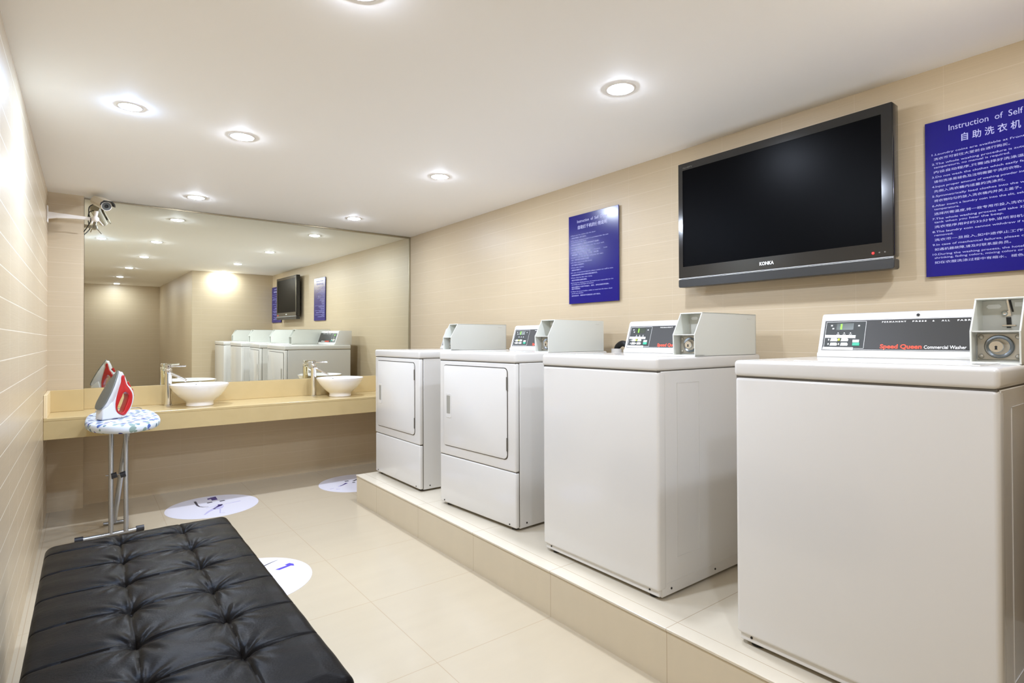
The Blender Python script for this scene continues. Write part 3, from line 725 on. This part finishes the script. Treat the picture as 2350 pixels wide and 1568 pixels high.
tb('pivot_rod', [(-.082, .080, .349), (.030, .080, .349)], .003, 'tube', ib)
bm = bmesh.new(); box(bm, -.01, .05, -.14, -.05, .640, .654, bev=.003, seg=1); link('adjuster', bm, 'cap_black', ib)
bm = bmesh.new()
for pts in ([(-.115, .34, .660), (-.125, .50, .700), (-.06, .505, .705), (.06, .49, .705), (.12, .47, .700), (.115, .34, .660)], [(-.06, .36, .660), (-.06, .50, .705)], [(.03, .36, .660), (.03, .493, .705)]):
    tube(bm, pts, .003, 8, 4)
link('iron_rest', bm, 'tube', ib, smooth=True)

# ------------------------------------------------------------------ steam iron
ir = thing('steam_iron', 'red and white steam iron standing on its heel on the ironing board', 'iron', (.108, 4.0, .7045), math.radians(28))
k_ = .000236
def pp(L, fx=1.08): return [((x - 650) * k_ * fx, (1440 - y) * k_) for x, y in L]
SIDE = Matrix(((1, 0, 0, 0), (0, 0, -1, 0), (0, 1, 0, 0), (0, 0, 0, 1)))    # (u,v,w)->(x=u,y=-w,z=v)
ex = lambda L: [(872 + (x - 872) * 1.16, 1055 + (y - 1055) * 1.08) for x, y in L]
hole = pp(ex([(905, 815), (850, 920), (790, 1070), (765, 1180), (810, 1285), (865, 1295), (920, 1170), (965, 1040), (985, 930), (960, 840)]))
bm = bmesh.new()
outer = pp([(845, 290), (800, 560), (730, 800), (650, 980), (560, 1110), (520, 1250), (520, 1400), (560, 1432), (860, 1436), (940, 1420), (1010, 1330), (1090, 1150), (1130, 960), (1120, 830), (1060, 700), (990, 610), (955, 480), (915, 380)])
curve_plate(bm, [outer, hole], .021, .007, SIDE)
link('shell', bm, 'iron_white', ir, smooth=True, angle=60)
bm = bmesh.new()
red = pp([(880, 370), (825, 560), (775, 740), (730, 940), (712, 1120), (735, 1260), (800, 1340), (910, 1378), (970, 1310), (1045, 1170), (1085, 1000), (1080, 850), (1020, 720), (955, 610), (920, 480)])
curve_plate(bm, [red, pp(ex([(905, 822), (850, 925), (795, 1070), (772, 1178), (815, 1278), (862, 1286), (915, 1170), (958, 1040), (978, 930), (955, 848)]))], .0265, .006, SIDE)
link('handle_grip', bm, 'iron_red', ir, smooth=True, angle=60)
bm = bmesh.new()   # sole plate: frame along the sole
p0 = Vector(((395 - 650) * k_ * 1.08, 0, (1440 - 1190) * k_)); p1 = Vector(((828 - 650) * k_ * 1.08, 0, (1440 - 262) * k_))
dv = (p1 - p0); Ls = dv.length; dv.normalize(); nv = dv.cross(Vector((0, 1, 0))).normalized()   # out of the sole
if nv.x > 0: nv = -nv
ST = frame(p0, dv, Vector((0, 1, 0)), dv.cross(Vector((0, 1, 0))))
sgn = 1 if (dv.cross(Vector((0, 1, 0)))).x < 0 else -1
def sole(s, L=Ls):
    h = [(0, 0), (.005, .024), (.028, .040), (.075, .044), (.13, .040), (.18, .029), (.225, .013), (L, 0)]
    return [(x, y * s) for x, y in h] + [(x, -y * s) for x, y in h[-2:0:-1]]
curve_plate(bm, [sole(1)], .004, .0015, ST @ Matrix.Translation((0, 0, sgn * .003)))
link('sole_plate', bm, 'sole', ir, smooth=True, angle=50)
bm = bmesh.new(); rings = []
for d, s, e0, e1 in ((0, 1.0, 0, 0), (.010, .98, 0, 0), (.024, .80, .004, .010), (.042, .50, .012, .035), (.052, .36, .02, .06)):
    pts = sole(s); m_ = []
    N_ = 64
    # resample closed outline
    cl = pts + [pts[0]]; seglen = [math.dist(cl[i], cl[i + 1]) for i in range(len(cl) - 1)]; tot = sum(seglen)
    for q in range(N_):
        t_ = q / N_ * tot; i = 0
        while t_ > seglen[i]: t_ -= seglen[i]; i += 1
        f_ = t_ / seglen[i]; u = cl[i][0] * (1 - f_) + cl[i + 1][0] * f_; w = cl[i][1] * (1 - f_) + cl[i + 1][1] * f_
        u = e0 + u / Ls * (Ls - e0 - e1)
        m_.append(bm.verts.new(ST @ Vector((u, w, -sgn * d))))
    rings.append(m_)
for a_, b_ in zip(rings[:-1], rings[1:]):
    for q in range(N_): bm.faces.new((a_[q], a_[(q + 1) % N_], b_[(q + 1) % N_], b_[q]))
bm.faces.new(rings[0][::-1]); bm.faces.new(rings[-1])
bmesh.ops.recalc_face_normals(bm, faces=bm.faces[:])
heel = pp([(420, 1190), (400, 1420), (425, 1438), (820, 1438), (900, 1425), (800, 1380), (700, 1230), (640, 1010), (540, 1080)])
curve_plate(bm, [heel], .033, .008, SIDE, smooth=False)
link('water_tank', bm, 'iron_white', ir, smooth=True, angle=50)
for q in ((1010, 560, 1075, 690), (1100, 740, 1150, 930)):
    (a0, c0), (a1, c1) = pp([(q[0], q[1]), (q[2], q[3])])
    bm = bmesh.new(); cyl(bm, (a0, 0, c0), (a1, 0, c1), .010, .007, 14)
    link('steam_button', bm, 'iron_red', ir, smooth=True, angle=50)

# ------------------------------------------------------------------ security camera
cc = thing('security_camera', 'cream bullet security camera on a wall arm near the ceiling by the mirror', 'security camera', (XL, 4.78, 2.0))
bm = bmesh.new(); box(bm, 0, .008, -.028, .028, -.055, .055, bev=.003, seg=1); link('wall_plate', bm, 'cctv_white', cc)
bm = bmesh.new(); prism(bm, [(.006, .016), (.15, .010), (.245, .006), (.245, -.014), (.15, -.014), (.05, -.020), (.006, -.030)], -.012, .012, SIDE, bev=.002, seg=1); link('arm', bm, 'cctv_white', cc)
bm = bmesh.new(); bmesh.ops.create_uvsphere(bm, u_segments=20, v_segments=12, radius=.021, matrix=Matrix.Translation((.258, -.02, -.003)))
cyl(bm, (.256, -.02, .0), (.264, -.03, .05), .011, seg=16); cyl(bm, (.250, -.02, .0), (.236, -.03, -.04), .004, seg=10); cyl(bm, (.268, -.02, -.002), (.30, -.03, -.045), .004, seg=10)
link('swivel_joint', bm, 'cctv_white', cc, smooth=True, angle=50)
A_ = Vector((.315, -.165, .064)); C_ = Vector((.258, .035, .132)); ax = (A_ - C_).normalized()
bm = bmesh.new(); cyl(bm, C_, A_, .030, seg=28); cb = link('camera_body', bm, 'cctv', cc, smooth=True, angle=40)
sd = ax.cross(Vector((0, 0, 1))).normalized(); upv = sd.cross(ax).normalized()
LF = frame(A_, sd, upv, ax)
bm = bmesh.new(); lathe(bm, [(.0305, -.006), (.0305, .002), (.027, .003), (.027, -.001)], seg=30, mat=LF); link('front_ring', bm, 'cctv_white', cb, smooth=True, angle=40)
bm = bmesh.new(); lathe(bm, [(.027, .0005), (.011, .0015)], seg=28, mat=LF); link('infrared_ring', bm, 'lens', cb)
bm = bmesh.new(); lathe(bm, [(.012, .001), (.010, .004), (0, .005)], seg=20, mat=LF); link('lens', bm, 'lens_dark', cb, smooth=True)
bm = bmesh.new()
hood = [(-.040, .004), (-.037, .020), (-.022, .036), (.022, .036), (.037, .020), (.040, .004), (.043, .005), (.040, .022), (.024, .040), (-.024, .040), (-.040, .022), (-.043, .005)]
prism(bm, hood, -.165, .024, LF)
link('sun_hood', bm, ['cctv'], cb)
bm = bmesh.new(); prism(bm, [(-.0385, .004), (-.0355, .0192), (-.0215, .0348), (.0215, .0348), (.0355, .0192), (.0385, .004), (.0397, .004), (.0368, .0200), (.0220, .0359), (-.0220, .0359), (-.0368, .0200), (-.0397, .004)], -.02, .0245, LF); link('hood_lining', bm, 'black', cb)
bm = bmesh.new(); prism(bm, [(x * 1.02, y + .0005) for x, y in hood], .0220, .0275, LF); link('hood_rim', bm, 'black', cb)
bm = bmesh.new(); tube(bm, [tuple(C_ + Vector((0, 0, -.02))), (.225, .05, .09), (.222, .01, .03), (.232, -.01, -.012), (.215, .04, -.05), (.195, .085, -.08)], .0032, 8, 5); link('cable', bm, 'rubber', cc, smooth=True)

# ------------------------------------------------------------------ floor stickers
def disc_pts(r, n_=64): return [(r * math.cos(2 * PI * i / n_), r * math.sin(2 * PI * i / n_)) for i in range(n_)]
ID = Matrix.Identity(4)
def stroke(bm, pts, w0, w1=None, z=.0011):
    w1 = w0 if w1 is None else w1
    P = [Vector(p) for p in pts]; L = []; R = []
    for i, p in enumerate(P):
        d = (P[min(i + 1, len(P) - 1)] - P[max(i - 1, 0)]).normalized(); n_ = Vector((-d.y, d.x)); w = w0 + (w1 - w0) * i / (len(P) - 1)
        L.append(p + n_ * w / 2); R.append(p - n_ * w / 2)
    prism(bm, [tuple(q) for q in L + R[::-1]], z - .0002, z + .0003, ID)
def sticker(label, c, marks):
    t = thing('floor_sticker', label, 'floor sticker', (c[0], c[1], 0), 0, 'round white stickers on the floor')
    bm = bmesh.new(); prism(bm, disc_pts(.29), .0002, .0010, ID); link('white_disc', bm, 'sticker', t)
    for name, mat, strokes in marks:
        bm = bmesh.new()
        for s in strokes:
            if s[0] == 'poly': prism(bm, [(x - c[0], y - c[1]) for x, y in s[1]], .0010, .0014, ID)
            else: stroke(bm, [(x - c[0], y - c[1]) for x, y in s[1]], *s[2:])
        link(name, bm, mat, t)
sticker('round white floor sticker with a purple figure, between the bench and the counter', (.703, 4.375),
    [('letter_mark', 'ink_black', [('s', [(.618, 4.572), (.618, 4.45), (.625, 4.415), (.645, 4.385), (.675, 4.375)], .016, .004), ('s', [(.682, 4.478), (.715, 4.482)], .022), ('s', [(.761, 4.470), (.795, 4.476)], .022)]),
     ('square_mark', 'ink', [('poly', [(.722, 4.612), (.760, 4.625), (.758, 4.530), (.720, 4.525)]), ('poly', [(.700, 4.600), (.722, 4.608), (.722, 4.575), (.700, 4.565)])]),
     ('figure', 'ink', [('s', [(.752, 4.385), (.742, 4.355), (.716, 4.325), (.690, 4.300)], .034, .006)]),
     ('figure_shade', 'ink_light', [('poly', [(.760, 4.38), (.765, 4.33), (.745, 4.28), (.715, 4.27), (.690, 4.29), (.716, 4.32)]), ('s', [(.70, 4.30), (.655, 4.245), (.622, 4.185)], .030, .010), ('s', [(.73, 4.265), (.712, 4.165), (.740, 4.150)], .009, .004),
                       ('s', [(.740, 4.375), (.690, 4.345), (.655, 4.345)], .010, .003), ('s', [(.769, 4.373), (.83, 4.378), (.883, 4.392)], .003, .012)])])
sticker('round white floor sticker partly hidden behind the platform corner', (1.742, 4.372),
    [('figure', 'ink', [('s', [(1.675, 4.405), (1.652, 4.385), (1.635, 4.370), (1.60, 4.345)], .022, .006)]),
     ('figure_shade', 'ink_light', [('s', [(1.62, 4.36), (1.58, 4.335)], .03, .01), ('s', [(1.54, 4.27), (1.565, 4.25)], .02, .006), ('s', [(1.50, 4.30), (1.535, 4.31)], .008)]),
     ('letter_mark', 'ink_black', [('s', [(1.680, 4.462), (1.712, 4.462)], .022), ('s', [(1.716, 4.388), (1.738, 4.388)], .022), ('s', [(1.742, 4.435), (1.80, 4.475)], .02)])])
sticker('round white floor sticker with a blue numeral mark, beside the bench', (.618, 2.905),
    [('numeral_mark', 'ink_blue', [('poly', [(.757, 2.965), (.773, 2.948), (.835, 2.970), (.848, 2.958), (.852, 2.985), (.838, 3.008), (.812, 3.000), (.820, 2.985)])]),
     ('stroke_mark', 'ink_black', [('s', [(.715, 3.045), (.76, 3.070), (.80, 3.088)], .010, .002)]),
     ('figure', 'ink', [('s', [(.60, 2.99), (.575, 2.90), (.60, 2.82)], .02, .006)])])

# ------------------------------------------------------------------ downlights
def downlight(x, y, label, cool=False, power=1.0):
    t = thing('downlight', label, 'ceiling light', (x, y, ZC), 0, 'recessed downlights in the ceiling')
    k = .8 if cool else 1.0
    bm = bmesh.new(); lathe(bm, [(.047 * k, -.0003), (.047 * k, -.0020), (.052 * k, -.0032), (.061 * k, -.0022), (.063 * k, -.0003)], seg=36)
    bmesh.ops.recalc_face_normals(bm, faces=bm.faces[:]); link('trim_ring', bm, 'trim_white', t, smooth=True, angle=60)
    bm = bmesh.new(); lathe(bm, [(0, -.0085), (.020 * k, -.0080), (.036 * k, -.0058), (.0465 * k, -.0006)], seg=24); bmesh.ops.recalc_face_normals(bm, faces=bm.faces[:]); link('lens', bm, lamp_mat(cool, power), t, smooth=True)
    return t
downlight(1.712, 1.512, 'downlight in the right row nearest the camera, above the washing machines', power=.8)
downlight(1.736, 3.005, 'downlight in the right row above the dryers', power=.85)
downlight(1.764, 4.467, 'downlight in the right row nearest the mirror', power=.85)
downlight(.625, 1.53, 'downlight in the middle row cut off by the top edge of the photo', power=1.25)
downlight(.610, 3.000, 'downlight in the middle row just right of the small cold white downlight')
downlight(.610, 4.470, 'downlight in the middle row nearest the mirror', power=1.15)
downlight(.145, 2.905, 'small cold white downlight beside the left wall', True)
downlight(1.775, .275, 'downlight lighting the beige end wall, seen only in the mirror', power=.65)
downlight(.575, -.06, 'downlight seen in the mirror at the corridor mouth', power=.8)
downlight(.560, -1.77, 'downlight halfway down the corridor, seen only in the mirror', power=.55)
downlight(.60, -3.45, 'farthest downlight by the corridor end wall, seen only in the mirror', power=.55)

# ------------------------------------------------------------------ world, camera, view
w = bpy.data.worlds.new('world'); sc.world = w; w.use_nodes = True
w.node_tree.nodes['Background'].inputs[0].default_value = (.9, .88, .85, 1); w.node_tree.nodes['Background'].inputs[1].default_value = .3
F_ = 1275.56; CY = 768.71
yaw, pitch, roll = math.radians(37.389), math.radians(.5183), math.radians(-.199)
f_ = Vector((math.sin(yaw) * math.cos(pitch), math.cos(yaw) * math.cos(pitch), math.sin(pitch)))
r0 = Vector((math.cos(yaw), -math.sin(yaw), 0)); u0 = r0.cross(f_)
r_ = r0 * math.cos(roll) + u0 * math.sin(roll); u_ = -r0 * math.sin(roll) + u0 * math.cos(roll)
cam = bpy.data.cameras.new('camera'); co = bpy.data.objects.new('camera', cam); COL.objects.link(co)
co.matrix_world = frame((0, 0, 1.157), r_, u_, -f_)
cam.sensor_fit = 'HORIZONTAL'; cam.sensor_width = 36; cam.lens = F_ / 2350 * 36
cam.shift_y = -(784 - CY) / 2350
cam.clip_start = .02
sc.camera = co
vs_ = sc.view_settings; sc.display_settings.display_device = 'sRGB'
vs_.view_transform = 'Standard'; vs_.look = 'None'; vs_.gamma = 1; vs_.use_curve_mapping = False
vs_.exposure = 1.06
cy = sc.cycles
cy.use_denoising = True
cy.max_bounces = 12; cy.diffuse_bounces = 7; cy.glossy_bounces = 6
cy.caustics_reflective = False; cy.caustics_refractive = False
cy.sample_clamp_indirect = 6
cy.blur_glossy = .5
